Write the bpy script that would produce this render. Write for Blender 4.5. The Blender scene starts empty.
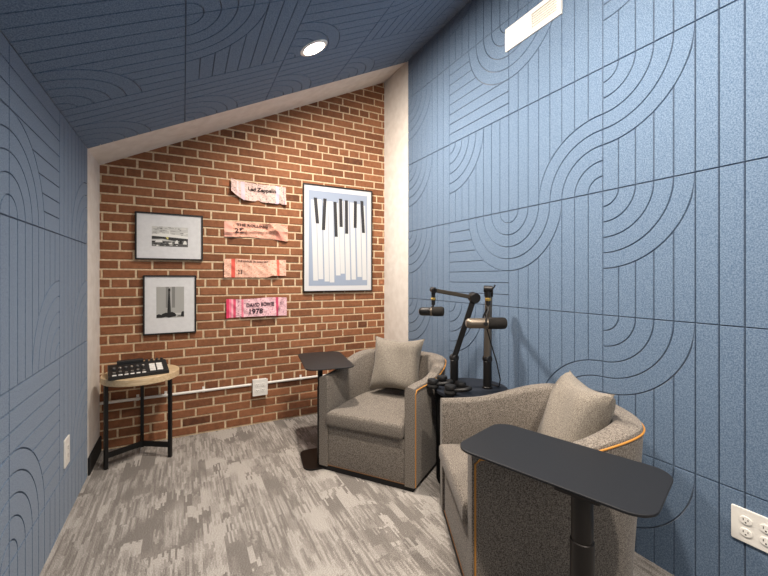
import bpy, bmesh, math, random
from mathutils import Vector, Matrix
random.seed(7)
PI = math.pi
SC = bpy.context.scene
COL = SC.collection

# ------------------------------------------------------------------ room dimensions (metres)
XL, XR = -0.529, 1.796          # blue side walls
YB = 3.329                      # brick face
YF = 2.945                      # where the blue panels stop and the plaster alcove starts
YBACK = -1.30
def ceil_z(x): return 2.303 + 0.5 * x
CA = math.atan(0.5)

# ------------------------------------------------------------------ materials
def lin(c):
    r = []
    for v in c:
        v /= 255.0
        r.append(v / 12.92 if v <= 0.04045 else ((v + 0.055) / 1.055) ** 2.4)
    return (r[0], r[1], r[2], 1.0)

def new_mat(name):
    m = bpy.data.materials.new(name); m.use_nodes = True
    return m, m.node_tree.nodes, m.node_tree.links, m.node_tree.nodes['Principled BSDF']

def plain(name, c, rough=0.6, metal=0.0, spec=0.5):
    m, n, l, b = new_mat(name)
    b.inputs['Base Color'].default_value = lin(c)
    b.inputs['Roughness'].default_value = rough
    b.inputs['Metallic'].default_value = metal
    b.inputs['Specular IOR Level'].default_value = spec
    return m

def noisy(name, c1, c2, scale, rough=0.9, bump=0.0, stretch=(1, 1, 1), detail=2.0, lo=0.35, hi=0.65, sheen=0.0, spec=0.2, bscale=None, metal=0.0):
    m, n, l, b = new_mat(name)
    tc = n.new('ShaderNodeTexCoord'); mp = n.new('ShaderNodeMapping')
    mp.inputs['Scale'].default_value = stretch
    l.new(tc.outputs['Object'], mp.inputs['Vector'])
    t = n.new('ShaderNodeTexNoise'); t.inputs['Scale'].default_value = scale; t.inputs['Detail'].default_value = detail
    l.new(mp.outputs['Vector'], t.inputs['Vector'])
    r = n.new('ShaderNodeValToRGB')
    r.color_ramp.elements[0].position = lo; r.color_ramp.elements[0].color = lin(c1)
    r.color_ramp.elements[1].position = hi; r.color_ramp.elements[1].color = lin(c2)
    l.new(t.outputs['Fac'], r.inputs['Fac']); l.new(r.outputs['Color'], b.inputs['Base Color'])
    b.inputs['Roughness'].default_value = rough
    b.inputs['Specular IOR Level'].default_value = spec
    b.inputs['Metallic'].default_value = metal
    if sheen: b.inputs['Sheen Weight'].default_value = sheen
    if bump:
        bp = n.new('ShaderNodeBump'); bp.inputs['Strength'].default_value = bump; bp.inputs['Distance'].default_value = 0.002
        src = t
        if bscale:
            src = n.new('ShaderNodeTexNoise'); src.inputs['Scale'].default_value = bscale
            l.new(mp.outputs['Vector'], src.inputs['Vector'])
        l.new(src.outputs['Fac'], bp.inputs['Height']); l.new(bp.outputs['Normal'], b.inputs['Normal'])
    return m

FELT = noisy('blue_felt', (75, 97, 124), (110, 130, 152), 210, rough=1.0, bump=0.2, detail=2, sheen=0.25, spec=0.1)
PLASTER = noisy('white_plaster', (216, 210, 202), (226, 221, 214), 14, rough=0.85, bump=0.05)
WHITE = plain('white_plastic', (232, 230, 224), 0.4)
WHITE_TRIM = plain('white_enamel', (238, 236, 230), 0.35)
LOUVRE_SHADE = plain('louvre_shade', (120, 112, 98), 0.6)  # vent backing, shade between the louvres put into its colour
DARK_SLOT = plain('slot_black', (20, 19, 18), 0.7)
BLACK = plain('black_metal', (24, 23, 23), 0.45, 0.3)
BLACK_PL = plain('black_plastic', (22, 22, 23), 0.5)
BLACK_CLOTH = noisy('black_cloth', (12, 12, 13), (22, 22, 24), 300, rough=1.0, bump=0.2)
RUBBER = plain('rubber', (16, 16, 16), 0.8)
TABLE_BLK = noisy('powder_coat', (25, 26, 29), (30, 31, 34), 260, rough=0.5, bump=0.03, spec=0.4)
POST_BLK = plain('post_black', (30, 27, 25), 0.45, 0.4)
NAVY_TOP = noisy('dark_table_top', (34, 38, 46), (40, 44, 52), 80, rough=0.5)
STEEL = plain('arm_metal', (74, 68, 60), 0.42, 0.6)
GUN = plain('mic_metal', (112, 103, 92), 0.42, 0.7)
BRASS = plain('brass', (205, 172, 96), 0.3, 0.9)
FOAM = noisy('mic_foam', (30, 28, 27), (48, 46, 44), 500, rough=1.0, bump=0.3)
SILVER = plain('silver', (190, 186, 178), 0.3, 0.9)
TWEED = noisy('tweed', (84, 78, 72), (150, 142, 132), 230, rough=1.0, bump=0.35, detail=3, lo=0.36, hi=0.64, sheen=0.15, spec=0.1)
PILLOW_M = noisy('pillow_weave', (106, 99, 90), (156, 149, 138), 280, rough=1.0, bump=0.4, detail=3, sheen=0.15, spec=0.1)
PIPING = plain('mustard_piping', (196, 136, 58), 0.7)
HEM = plain('hem_piping_brown', (140, 98, 58), 0.7)
PLINTH = plain('plinth', (14, 13, 13), 0.8)
FRAME_BLK = plain('frame_black', (22, 19, 18), 0.4)
MATBOARD = noisy('mat_board', (216, 217, 218), (222, 223, 224), 40, rough=0.75)
PAPER_W = plain('poster_white', (208, 210, 213), 0.6)
POSTER_BLUE = plain('poster_blue', (150, 163, 184), 0.6)
KEY_W = plain('poster_key_white', (208, 210, 211), 0.6)
KEY_B = plain('poster_key_black', (46, 46, 50), 0.6)
KEY_G = plain('poster_key_grey', (168, 174, 184), 0.6)
G = {v: plain('ink_grey_%d' % v, (v, v, int(v * 0.98)), 0.6) for v in (22, 48, 90, 130, 168, 200, 228)}
YEL = plain('print_yellow', (214, 206, 120), 0.6)

def wood_mat():
    m, n, l, b = new_mat('pale_oak')
    tc = n.new('ShaderNodeTexCoord'); mp = n.new('ShaderNodeMapping'); mp.inputs['Scale'].default_value = (3, 40, 40)
    l.new(tc.outputs['Object'], mp.inputs['Vector'])
    t = n.new('ShaderNodeTexNoise'); t.inputs['Scale'].default_value = 3; t.inputs['Detail'].default_value = 5
    l.new(mp.outputs['Vector'], t.inputs['Vector'])
    r = n.new('ShaderNodeValToRGB')
    r.color_ramp.elements[0].position = .3; r.color_ramp.elements[0].color = lin((196, 168, 128))
    r.color_ramp.elements[1].position = .7; r.color_ramp.elements[1].color = lin((222, 200, 164))
    l.new(t.outputs['Fac'], r.inputs['Fac']); l.new(r.outputs['Color'], b.inputs['Base Color'])
    b.inputs['Roughness'].default_value = .5
    return m
OAK = wood_mat()

def brick_mat():
    m, n, l, b = new_mat('fired_brick')
    at = n.new('ShaderNodeAttribute'); at.attribute_name = 'tone'
    tc = n.new('ShaderNodeTexCoord')
    t = n.new('ShaderNodeTexNoise'); t.inputs['Scale'].default_value = 38; t.inputs['Detail'].default_value = 5
    l.new(tc.outputs['Object'], t.inputs['Vector'])
    a = n.new('ShaderNodeMath'); a.operation = 'MULTIPLY_ADD'; a.inputs[1].default_value = 0.55; 
    l.new(t.outputs['Fac'], a.inputs[0]); 
    s = n.new('ShaderNodeMath'); s.operation = 'MULTIPLY_ADD'; s.inputs[1].default_value = 0.72; s.inputs[2].default_value = -0.14
    l.new(at.outputs['Fac'], s.inputs[0]); l.new(s.outputs[0], a.inputs[2])
    r = n.new('ShaderNodeValToRGB'); e = r.color_ramp.elements
    e[0].position = 0.0; e[0].color = lin((78, 52, 42))
    e[1].position = 1.0; e[1].color = lin((186, 118, 82))
    for p, c in ((.25, (112, 74, 54)), (.55, (142, 95, 68)), (.8, (160, 110, 80))):
        k = e.new(p); k.color = lin(c)
    l.new(a.outputs[0], r.inputs['Fac']); l.new(r.outputs['Color'], b.inputs['Base Color'])
    b.inputs['Roughness'].default_value = .9; b.inputs['Specular IOR Level'].default_value = .15
    bp = n.new('ShaderNodeBump'); bp.inputs['Strength'].default_value = .38; bp.inputs['Distance'].default_value = .004
    l.new(t.outputs['Fac'], bp.inputs['Height']); l.new(bp.outputs['Normal'], b.inputs['Normal'])
    return m
BRICK = brick_mat()
MORTAR = noisy('mortar', (200, 176, 144), (226, 204, 172), 60, rough=1.0, bump=.6, detail=4)

def carpet_mat():
    m, n, l, b = new_mat('patterned_carpet')
    tc = n.new('ShaderNodeTexCoord')
    sep = n.new('ShaderNodeSeparateXYZ'); l.new(tc.outputs['Object'], sep.inputs[0])
    def math_(op, a, b_=0.0, c_=0.0, clamp=False):
        x = n.new('ShaderNodeMath'); x.operation = op; x.use_clamp = clamp
        for i, v in enumerate((a, b_, c_)):
            if isinstance(v, (int, float)): x.inputs[i].default_value = v
            else: l.new(v, x.inputs[i])
        return x.outputs[0]
    def cell(wx, wy, seed, ragged=0.0):
        """random value per yarn dash: columns wx wide, dashes wy long, each column started at its own phase"""
        cx = math_('FLOOR', math_('DIVIDE', sep.outputs[0], wx))
        w1 = n.new('ShaderNodeTexWhiteNoise'); w1.noise_dimensions = '2D'
        c1 = n.new('ShaderNodeCombineXYZ'); l.new(cx, c1.inputs[0]); c1.inputs[1].default_value = seed
        l.new(c1.outputs[0], w1.inputs['Vector'])
        yy = sep.outputs[1]
        if ragged:
            c0 = n.new('ShaderNodeCombineXYZ'); l.new(math_('FLOOR', math_('DIVIDE', sep.outputs[0], .0085)), c0.inputs[0])
            l.new(math_('FLOOR', math_('DIVIDE', sep.outputs[1], .21)), c0.inputs[1])
            w0 = n.new('ShaderNodeTexWhiteNoise'); w0.noise_dimensions = '2D'; l.new(c0.outputs[0], w0.inputs['Vector'])
            yy = math_('ADD', yy, math_('MULTIPLY', math_('POWER', w0.outputs['Value'], 3.0), ragged))
        cy = math_('FLOOR', math_('ADD', math_('DIVIDE', yy, wy), math_('MULTIPLY', w1.outputs['Value'], 7.0)))
        w2 = n.new('ShaderNodeTexWhiteNoise'); w2.noise_dimensions = '3D'
        c2 = n.new('ShaderNodeCombineXYZ'); l.new(cx, c2.inputs[0]); l.new(cy, c2.inputs[1]); c2.inputs[2].default_value = seed
        l.new(c2.outputs[0], w2.inputs['Vector'])
        return w2.outputs['Value']
    def noise(sc, scale, det=1, loc=(0, 0, 0)):
        mp = n.new('ShaderNodeMapping'); mp.inputs['Scale'].default_value = sc; mp.inputs['Location'].default_value = loc
        l.new(tc.outputs['Object'], mp.inputs['Vector'])
        t = n.new('ShaderNodeTexNoise'); t.inputs['Scale'].default_value = scale; t.inputs['Detail'].default_value = det
        l.new(mp.outputs['Vector'], t.inputs['Vector']); return t.outputs['Fac']
    def ramp(v, lo, hi):
        r = n.new('ShaderNodeMapRange'); r.inputs['From Min'].default_value = lo; r.inputs['From Max'].default_value = hi
        l.new(v, r.inputs['Value']); return r.outputs['Result']
    blocks = cell(.085, .11, 1.0, .12)
    blocks2 = cell(.0425, .15, 2.0, .12)
    dash = cell(.0105, .16, 3.0)
    dash2 = cell(.007, .09, 4.0)
    big = noise((1, .7, 1), 3.0)
    streaky = ramp(noise((1, .8, 1), 4.0, 1, (4, 3, 0)), .44, .56)
    solid = ramp(math_('ADD', math_('MULTIPLY_ADD', blocks, .6, math_('MULTIPLY', blocks2, .4)), math_('MULTIPLY_ADD', big, .9, -.45)), .36, .66)
    lines = ramp(math_('MULTIPLY_ADD', dash, .65, math_('MULTIPLY', dash2, .35)), .28, .72)
    mx = n.new('ShaderNodeMix'); l.new(streaky, mx.inputs[0]); l.new(solid, mx.inputs[2])
    l.new(math_('MULTIPLY_ADD', lines, .75, math_('MULTIPLY', solid, .25)), mx.inputs[3])
    pile = noise((1, 1, 1), 230, 2)
    loops = n.new('ShaderNodeTexWave'); loops.inputs['Scale'].default_value = 55; loops.bands_direction = 'X'
    l.new(tc.outputs['Object'], loops.inputs['Vector'])
    val = math_('MULTIPLY_ADD', mx.outputs[0], .56, .20)
    val = math_('ADD', val, math_('MULTIPLY_ADD', pile, 1.7, -.85))
    val = math_('ADD', val, math_('MULTIPLY_ADD', loops.outputs['Fac'], .2, -.1), 0, True)
    r = n.new('ShaderNodeValToRGB'); e = r.color_ramp.elements
    e[0].position = 0; e[0].color = lin((106, 101, 97)); e[1].position = 1; e[1].color = lin((196, 191, 185))
    k = e.new(.5); k.color = lin((148, 143, 137))
    l.new(val, r.inputs['Fac']); l.new(r.outputs['Color'], b.inputs['Base Color'])
    b.inputs['Roughness'].default_value = 1; b.inputs['Specular IOR Level'].default_value = .1
    bp = n.new('ShaderNodeBump'); bp.inputs['Strength'].default_value = .4; bp.inputs['Distance'].default_value = .004
    l.new(pile, bp.inputs['Height']); l.new(bp.outputs['Normal'], b.inputs['Normal'])
    return m
CARPET = carpet_mat()

def emit_mat(name, c, s):
    m = bpy.data.materials.new(name); m.use_nodes = True
    n, l = m.node_tree.nodes, m.node_tree.links; n.clear()
    e = n.new('ShaderNodeEmission'); o = n.new('ShaderNodeOutputMaterial')
    e.inputs['Color'].default_value = lin(c); e.inputs['Strength'].default_value = s
    l.new(e.outputs[0], o.inputs[0]); return m
LAMP = emit_mat('lit_lens', (255, 241, 226), 1200)
LAMP_DIM = emit_mat('lit_lens_dimmed', (255, 241, 226), 1080)

# ------------------------------------------------------------------ object helpers
def obj(name, bm, mat, parent=None, smooth=False, kind=None, recalc=True):
    if recalc: bmesh.ops.recalc_face_normals(bm, faces=bm.faces[:])
    me = bpy.data.meshes.new(name); bm.to_mesh(me); bm.free()
    for m in (mat if isinstance(mat, (list, tuple)) else [mat]): me.materials.append(m)
    if smooth:
        for p in me.polygons: p.use_smooth = True
        me.set_sharp_from_angle(angle=math.radians(38))
    o = bpy.data.objects.new(name, me); COL.objects.link(o)
    if parent: o.parent = parent
    if kind: o['kind'] = kind
    return o

def thing(name, label, cat, loc=(0, 0, 0), rot=(0, 0, 0), group=None):
    o = bpy.data.objects.new(name, None); COL.objects.link(o)
    o.empty_display_size = .05; o.location = loc; o.rotation_euler = rot
    o['label'] = label; o['category'] = cat
    if group: o['group'] = group
    return o

def tag(o, label, cat, group=None):
    o['label'] = label; o['category'] = cat
    if group: o['group'] = group
    return o

def dup(root, loc, rotz, label):
    r = root.copy(); COL.objects.link(r); r.location = loc; r.rotation_euler = (0, 0, rotz); r['label'] = label
    for ch in list(root.children):
        c = ch.copy(); COL.objects.link(c); c.parent = r
        for g in list(ch.children):
            d = g.copy(); COL.objects.link(d); d.parent = c
    return r

def merge(bm, other):
    me = bpy.data.meshes.new('tmp'); other.to_mesh(me); other.free(); bm.from_mesh(me); bpy.data.meshes.remove(me)

def add_box(bm, c, s, bevel=0.0, M=None, seg=2, mi=0):
    t = bmesh.new(); bmesh.ops.create_cube(t, size=1)
    bmesh.ops.scale(t, vec=s, verts=t.verts)
    if bevel: bmesh.ops.bevel(t, geom=t.edges[:], offset=bevel, segments=seg, affect='EDGES', profile=.5)
    bmesh.ops.translate(t, vec=c, verts=t.verts)
    if M is not None: bmesh.ops.transform(t, matrix=M, verts=t.verts)
    for f in t.faces: f.material_index = mi
    merge(bm, t); return bm

def box(c, s, bevel=0.0, M=None): return add_box(bmesh.new(), c, s, bevel, M)

def prism(bm, pts, z0, z1, bevel=0.0, seg=2, M=None, mi=0):
    """closed outline in xy extruded in z"""
    t = bmesh.new()
    f = t.faces.new([t.verts.new((x, y, z0)) for x, y in pts])
    r = bmesh.ops.extrude_face_region(t, geom=[f])
    bmesh.ops.translate(t, vec=(0, 0, z1 - z0), verts=[v for v in r['geom'] if isinstance(v, bmesh.types.BMVert)])
    bmesh.ops.recalc_face_normals(t, faces=t.faces[:])
    if bevel:
        es = [e for e in t.edges if abs(e.verts[0].co.z - e.verts[1].co.z) < 1e-6]
        bmesh.ops.bevel(t, geom=es, offset=bevel, segments=seg, affect='EDGES', profile=.5)
    if M is not None: bmesh.ops.transform(t, matrix=M, verts=t.verts)
    for q in t.faces: q.material_index = mi
    merge(bm, t); return bm

def tube(bm, pts, r, n=10, caps=True, mi=0):
    pts = [Vector(p) for p in pts]; rings = []
    rad = r if isinstance(r, (list, tuple)) else [r] * len(pts)
    prev = None
    for i, p in enumerate(pts):
        d = (pts[min(i + 1, len(pts) - 1)] - pts[max(i - 1, 0)]).normalized()
        if prev is None:
            a = Vector((0, 0, 1)) if abs(d.z) < .9 else Vector((1, 0, 0))
            u = d.cross(a).normalized()
        else:
            u = (prev - d * prev.dot(d)).normalized()
        prev = u; w = d.cross(u)
        rings.append([bm.verts.new(p + (u * math.cos(2 * PI * k / n) + w * math.sin(2 * PI * k / n)) * rad[i]) for k in range(n)])
    for a, b in zip(rings, rings[1:]):
        for k in range(n):
            f = bm.faces.new((a[k], a[(k + 1) % n], b[(k + 1) % n], b[k])); f.material_index = mi
    if caps:
        bm.faces.new(rings[0][::-1]).material_index = mi; bm.faces.new(rings[-1]).material_index = mi
    return bm

def lathe(bm, prof, M=None, n=28, mi=0):
    """prof: (radius, height) pairs turned around z"""
    t = bmesh.new(); rings = []
    for r, z in prof:
        if r < 1e-6: rings.append([t.verts.new((0, 0, z))])
        else: rings.append([t.verts.new((r * math.cos(2 * PI * k / n), r * math.sin(2 * PI * k / n), z)) for k in range(n)])
    for a, b in zip(rings, rings[1:]):
        for k in range(n):
            k2 = (k + 1) % n
            if len(a) == 1 and len(b) == 1: continue
            if len(a) == 1: t.faces.new((a[0], b[k2], b[k]))
            elif len(b) == 1: t.faces.new((a[k], a[k2], b[0]))
            else: t.faces.new((a[k], a[k2], b[k2], b[k]))
    bmesh.ops.recalc_face_normals(t, faces=t.faces[:])
    if M is not None: bmesh.ops.transform(t, matrix=M, verts=t.verts)
    for f in t.faces: f.material_index = mi
    merge(bm, t); return bm

def axis_matrix(p, d):
    """matrix taking local z to direction d at p"""
    d = Vector(d).normalized()
    return Matrix.Translation(p) @ d.to_track_quat('Z', 'Y').to_matrix().to_4x4()

def cyl(bm, a, b, r, n=20, bev=0.0, mi=0):
    a, b = Vector(a), Vector(b); L = (b - a).length
    if bev: prof = [(0, 0), (r - bev, 0), (r, bev), (r, L - bev), (r - bev, L), (0, L)]
    else: prof = [(0, 0), (r, 0), (r, L), (0, L)]
    return lathe(bm, prof, axis_matrix(a, b - a), n, mi)

def rrect(w, h, r, n=7):
    pts = []
    for cx, cy, a0 in ((w / 2 - r, h / 2 - r, 0), (-w / 2 + r, h / 2 - r, 90), (-w / 2 + r, -h / 2 + r, 180), (w / 2 - r, -h / 2 + r, 270)):
        for k in range(n + 1):
            a = math.radians(a0 + 90 * k / n); pts.append((cx + r * math.cos(a), cy + r * math.sin(a)))
    return pts

# ------------------------------------------------------------------ grooved felt panels
TS = 8.0
def tile_cells(g):
    """cells of one square panel (8x8 units): quarter rings about one corner, straight strips beyond them"""
    cells = []
    N = 18
    for i in range(5):
        r0, r1 = i + g, i + 1 - g
        pts = []
        a1 = math.asin(g / r1) if g else 0
        for k in range(N + 1):
            a = a1 + (PI / 2 - 2 * a1) * k / N; pts.append((r1 * math.cos(a), r1 * math.sin(a)))
        if i == 0:
            pts.append((g, g))
        else:
            a0 = math.asin(g / r0) if g else 0
            for k in range(N + 1):
                a = PI / 2 - a0 - (PI / 2 - 2 * a0) * k / N; pts.append((r0 * math.cos(a), r0 * math.sin(a)))
        cells.append(pts)
    for j in range(8):
        u0, u1 = j + g, j + 1 - g
        pts = [(u1, TS - g), (u0, TS - g)]
        if j < 5:
            for k in range(11):
                u = u0 + (u1 - u0) * k / 10
                pts.append((u, max(g, math.sqrt(max(0, (5 + g) ** 2 - u * u)))))
        else:
            pts += [(u0, g), (u1, g)]
        cells.append(pts)
    return cells
GH = 0.043
TOPC, BOTC = tile_cells(GH), tile_cells(0.0)
def add_tile(bm, size, origin, ex, ey, nrm, corner, along, depth=0.009):
    """ex, ey span the panel from its lower-left corner; corner in LB, RB, LT, RT; strips run along 'x' or 'y'"""
    s = size / TS
    def pos(u, v, d):
        a, b = (u, v) if along == 'y' else (v, u)
        if corner[0] == 'R': a = TS - a
        if corner[1] == 'T': b = TS - b
        return origin + ex * (a * s) + ey * (b * s) - nrm * d
    for tc, bc in zip(TOPC, BOTC):
        tv = [bm.verts.new(pos(u, v, 0)) for u, v in tc]
        bv = [bm.verts.new(pos(u, v, depth)) for u, v in bc]
        fs = [bm.faces.new(tv)]
        k = len(tv)
        for i in range(k):
            fs.append(bm.faces.new((tv[i], bv[i], bv[(i + 1) % k], tv[(i + 1) % k])))
        if True:
            fs[0].normal_update()
            if fs[0].normal.dot(nrm) < 0: bmesh.ops.reverse_faces(bm, faces=fs)

def cut(bm, co, no):
    bmesh.ops.bisect_plane(bm, geom=bm.verts[:] + bm.edges[:] + bm.faces[:], plane_co=co, plane_no=no, clear_outer=True)

H = 0.6
CEIL_N = Vector((-0.5, 0, 1)).normalized()
# right wall: lower-left corner seen from inside = far end
bm = bmesh.new()
Y0, Z0 = 2.924, -0.146
for c in range(7):
    for r in range(6):                       # rows up from the floor
        corner, along = 'LT', 'y'
        if c == 2 and r in (1, 3): corner = 'RB'
        if c == 1 and r in (2, 4): corner, along = 'RT', 'x'
        if c == 4 and r in (1, 3): corner = 'RB'
        add_tile(bm, H, Vector((XR, Y0 - c * H, Z0 + r * H)), Vector((0, -1, 0)), Vector((0, 0, 1)), Vector((-1, 0, 0)), corner, along)
add_box(bm, (XR + .06, (YBACK + 2.926) / 2, 1.7), (.09, 2.926 - YBACK, 3.6))
cut(bm, (0, 0, 0), (0, 0, -1)); cut(bm, (0, 0, ceil_z(0) + .03), CEIL_N)
obj('wall_right', bm, FELT, kind='structure', recalc=False)
# left wall
bm = bmesh.new()
for c in range(-5, 2):
    for r in range(4):
        corner, along = 'RB', 'y'
        if c in (0, -2) and r in (1, 3): corner, along = 'LB', 'x'
        if c == -1 and r in (1, 3): corner, along = 'RB', 'x'
        if c == -1 and r in (0, 2): corner = 'LT'
        add_tile(bm, 0.598, Vector((XL, 1.749 + c * .598, -.35 + r * .598)), Vector((0, 1, 0)), Vector((0, 0, 1)), Vector((1, 0, 0)), corner, along)
add_box(bm, (XL - .06, (YBACK + YF) / 2, 1.7), (.09, YF - YBACK, 3.6))
cut(bm, (0, 0, 0), (0, 0, -1)); cut(bm, (0, 0, ceil_z(0) + .03), CEIL_N)
obj('wall_left', bm, FELT, kind='structure', recalc=False)
# ceiling (sloped): ex up the slope, ey towards the brick wall
bm = bmesh.new()
EX = Vector((1, 0, .5)).normalized()
for c in range(5):
    for r in range(-6, 2):
        corner, along = 'LT', 'x'
        if c in (1, 3) and r == 0: corner, along = 'LB', 'y'
        if c in (1, 3) and r == -1: corner, along = 'LT', 'y'
        if c in (0, 2) and r == -1: corner = 'LB'
        add_tile(bm, H, Vector((XL, 1.745 + r * H, ceil_z(XL))) + EX * (c * H), EX, Vector((0, 1, 0)), -CEIL_N, corner, along)
cut(bm, (XR + .005, 0, 0), (1, 0, 0))
tb_ = bmesh.new(); bmesh.ops.create_cube(tb_, size=1); bmesh.ops.scale(tb_, vec=(2.85, YF - YBACK, .05), verts=tb_.verts)
bmesh.ops.transform(tb_, matrix=Matrix.Translation(((XL + XR) / 2, (YF + YBACK) / 2, ceil_z((XL + XR) / 2) + .06)) @ Matrix.Rotation(-CA, 4, 'Y'), verts=tb_.verts); merge(bm, tb_)
cut(bm, (XR + .1, 0, 0), (1, 0, 0)); cut(bm, (0, YF, 0), (0, 1, 0))
obj('ceiling', bm, FELT, kind='structure', recalc=False)

# floor
obj('floor', box(((XL + XR) / 2, (YBACK + YB + .1) / 2, -.03), (XR - XL + .2, YB + .1 - YBACK, .06)), CARPET, kind='structure')

# plaster alcove: two jambs and the sloping soffit, solid strips behind the panel faces
def slab(name, pts, M, mat):
    """eight corners of a skewed box"""
    b = bmesh.new(); v = [b.verts.new(p) for p in pts]
    for f in ((0, 1, 2, 3), (4, 7, 6, 5), (0, 4, 5, 1), (1, 5, 6, 2), (2, 6, 7, 3), (3, 7, 4, 0)): b.faces.new([v[i] for i in f])
    return obj(name, b, mat, kind='structure')
def jamb(name, x0, x1, xb0, xb1, y0):
    z = ceil_z
    slab(name, [(x0, y0, 0), (x1, y0, 0), (xb1, YB + .01, 0), (xb0, YB + .01, 0),
                (x0, y0, z(x0)), (x1, y0, z(x1)), (xb1, YB + .01, z(xb1)), (xb0, YB + .01, z(xb0))], None, PLASTER)
jamb('trim_1', XL - .08, XL, XL - .08, XL, YF)
jamb('trim_2', XR, XR + .08, XR - .03, XR + .08, 2.926)
slab('trim_3', [(XL - .08, YF, ceil_z(XL - .08)), (XR + .08, YF, ceil_z(XR + .08)), (XR + .08, YB + .01, ceil_z(XR + .08)), (XL - .08, YB + .01, ceil_z(XL - .08)),
                (XL - .08, YF, ceil_z(XL - .08) + .06), (XR + .08, YF, ceil_z(XR + .08) + .06), (XR + .08, YB + .01, ceil_z(XR + .08) + .06), (XL - .08, YB + .01, ceil_z(XL - .08) + .06)], None, PLASTER)
obj('baseboard_left', box((XL + .006, (YF + YB) / 2, .055), (.012, YB - YF - .004, .11), .002), PLINTH, kind='structure')

# brick wall in common bond with a header course every sixth row
bm = bmesh.new()
tone = bm.faces.layers.float.new('tone')
CH, OFF, JT = 0.068, 0.012, 0.0125
x_end = XR + .02
for i in range(-1, 48):
    z0 = OFF + i * CH; z1 = z0 + CH - JT
    header = i % 6 == 5
    L = .103 if header else .2065
    x = XL - .02 - (0.0 if i % 2 else .1035) + (.05 if header else 0) + random.uniform(-.012, .012) - .07
    while x < x_end:
        xa, xb = x + random.uniform(0, .002), x + L - JT + random.uniform(-.0015, .0015)
        x += L
        if xb < XL - .02 or z0 > ceil_z(xb) + .05: continue
        xa = max(xa, XL - .03); xb = min(xb, XR + .03)
        if xb - xa < .01: continue
        e, y = .0035, YB + random.uniform(-.0012, .0012)
        j = [random.uniform(-.0012, .0012) for _ in range(8)]
        A = [bm.verts.new(p) for p in ((xa, y + .014, z0 + j[0]), (xb, y + .014, z0 + j[1]), (xb, y + .014, z1 + j[2]), (xa, y + .014, z1 + j[3]))]
        Bq = [bm.verts.new(p) for p in ((xa, y + e, z0 + j[0]), (xb, y + e, z0 + j[1]), (xb, y + e, z1 + j[2]), (xa, y + e, z1 + j[3]))]
        Cq = [bm.verts.new(p) for p in ((xa + e, y, z0 + e + j[0]), (xb - e, y, z0 + e + j[1]), (xb - e, y, z1 - e + j[2]), (xa + e, y, z1 - e + j[3]))]
        tv = min(1, max(0, random.gauss(.52, .13)))
        if random.random() < .03: tv = random.uniform(.05, .25)
        for P, Q in ((A, Bq), (Bq, Cq)):
            for k in range(4):
                f = bm.faces.new((P[k], P[(k + 1) % 4], Q[(k + 1) % 4], Q[k])); f[tone] = tv
        f = bm.faces.new(Cq); f[tone] = tv
cut(bm, (0, 0, ceil_z(0)), CEIL_N); cut(bm, (0, 0, 0), (0, 0, -1))
bmesh.ops.recalc_face_normals(bm, faces=bm.faces[:])
nb = len(bm.faces)
# mortar bed behind the bricks
zt = ceil_z
mv = [bm.verts.new(p) for p in ((XL - .05, YB + .006, 0), (XR + .05, YB + .006, 0), (XR + .05, YB + .006, zt(XR + .05)), (XL - .05, YB + .006, zt(XL - .05)))]
f = bm.faces.new(mv); f.material_index = 1
wv = [bm.verts.new((v.co.x, YB + .1, v.co.z)) for v in mv]
for k in range(4):
    f = bm.faces.new((mv[k], wv[k], wv[(k + 1) % 4], mv[(k + 1) % 4])); f.material_index = 1
f = bm.faces.new(wv[::-1]); f.material_index = 1
bm.faces.ensure_lookup_table()
obj('wall_back', bm, [BRICK, MORTAR], kind='structure', recalc=False)

# ------------------------------------------------------------------ ceiling lights
def can_light(x, y, label, lamp=None):
    t = thing('ceiling_light', label, 'light', (x, y, ceil_z(x)), (0, -CA, 0), 'recessed ceiling lights')
    b = lathe(bmesh.new(), [(.064, .004), (.064, -.004), (.070, -.007), (.084, -.006), (.092, -.001), (.092, .003)], n=40)
    obj('trim_ring', b, WHITE_TRIM, t, True)
    b = lathe(bmesh.new(), [(0, -.0045), (.05, -.0042), (.0635, -.002), (.0635, .003)], n=40)
    obj('lens', b, lamp or LAMP, t, True)
    return t
can_light(.714, 2.275, 'lit round recessed ceiling light nearest the brick wall')
can_light(.714, .95, 'lit round recessed ceiling light above the near armchair', LAMP_DIM)
can_light(.714, -.40, 'added unseen round ceiling light behind the camera, for fill', LAMP_DIM)  # unseen extra lamp, added as fill for the near end of the room

# ------------------------------------------------------------------ air vent on the right wall
def vent():
    y0, y1, z0, z1 = 1.343, 1.741, 2.650, 2.792
    t = thing('air_vent', 'white rectangular air vent high on the blue wall', 'vent', (XR, (y0 + y1) / 2, (z0 + z1) / 2))
    w, h = y1 - y0, z1 - z0
    b = bmesh.new()
    bw = .026
    add_box(b, (-.007, 0, h / 2 - bw / 2), (.014, w, bw), .003); add_box(b, (-.007, 0, -h / 2 + bw / 2), (.014, w, bw), .003)
    add_box(b, (-.007, w / 2 - bw / 2, 0), (.014, bw, h - 2 * bw + .002), .0)
    add_box(b, (-.007, -w / 2 + bw / 2, 0), (.014, bw, h - 2 * bw + .002), .0)
    obj('frame', b, WHITE_TRIM, t)
    obj('blank_panel', box((-.006, w / 4 - .012, 0), (.010, w / 2 - .02, h - 2 * bw + .002), .001), WHITE_TRIM, t)
    obj('backing', box((-.002, -w / 4 + .01, 0), (.003, w / 2 - .03, h - 2 * bw + .002)), LOUVRE_SHADE, t)
    for k in range(6):
        zz = -h / 2 + bw + .009 + k * (h - 2 * bw - .012) / 5.4
        M = Matrix.Translation((-.007, -w / 4 + .012, zz)) @ Matrix.Rotation(math.radians(35), 4, 'Y')
        obj('louvre', box((0, 0, 0), (.009, w / 2 - .034, .0016), 0, M), WHITE_TRIM, t)
    return t
vent()

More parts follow.
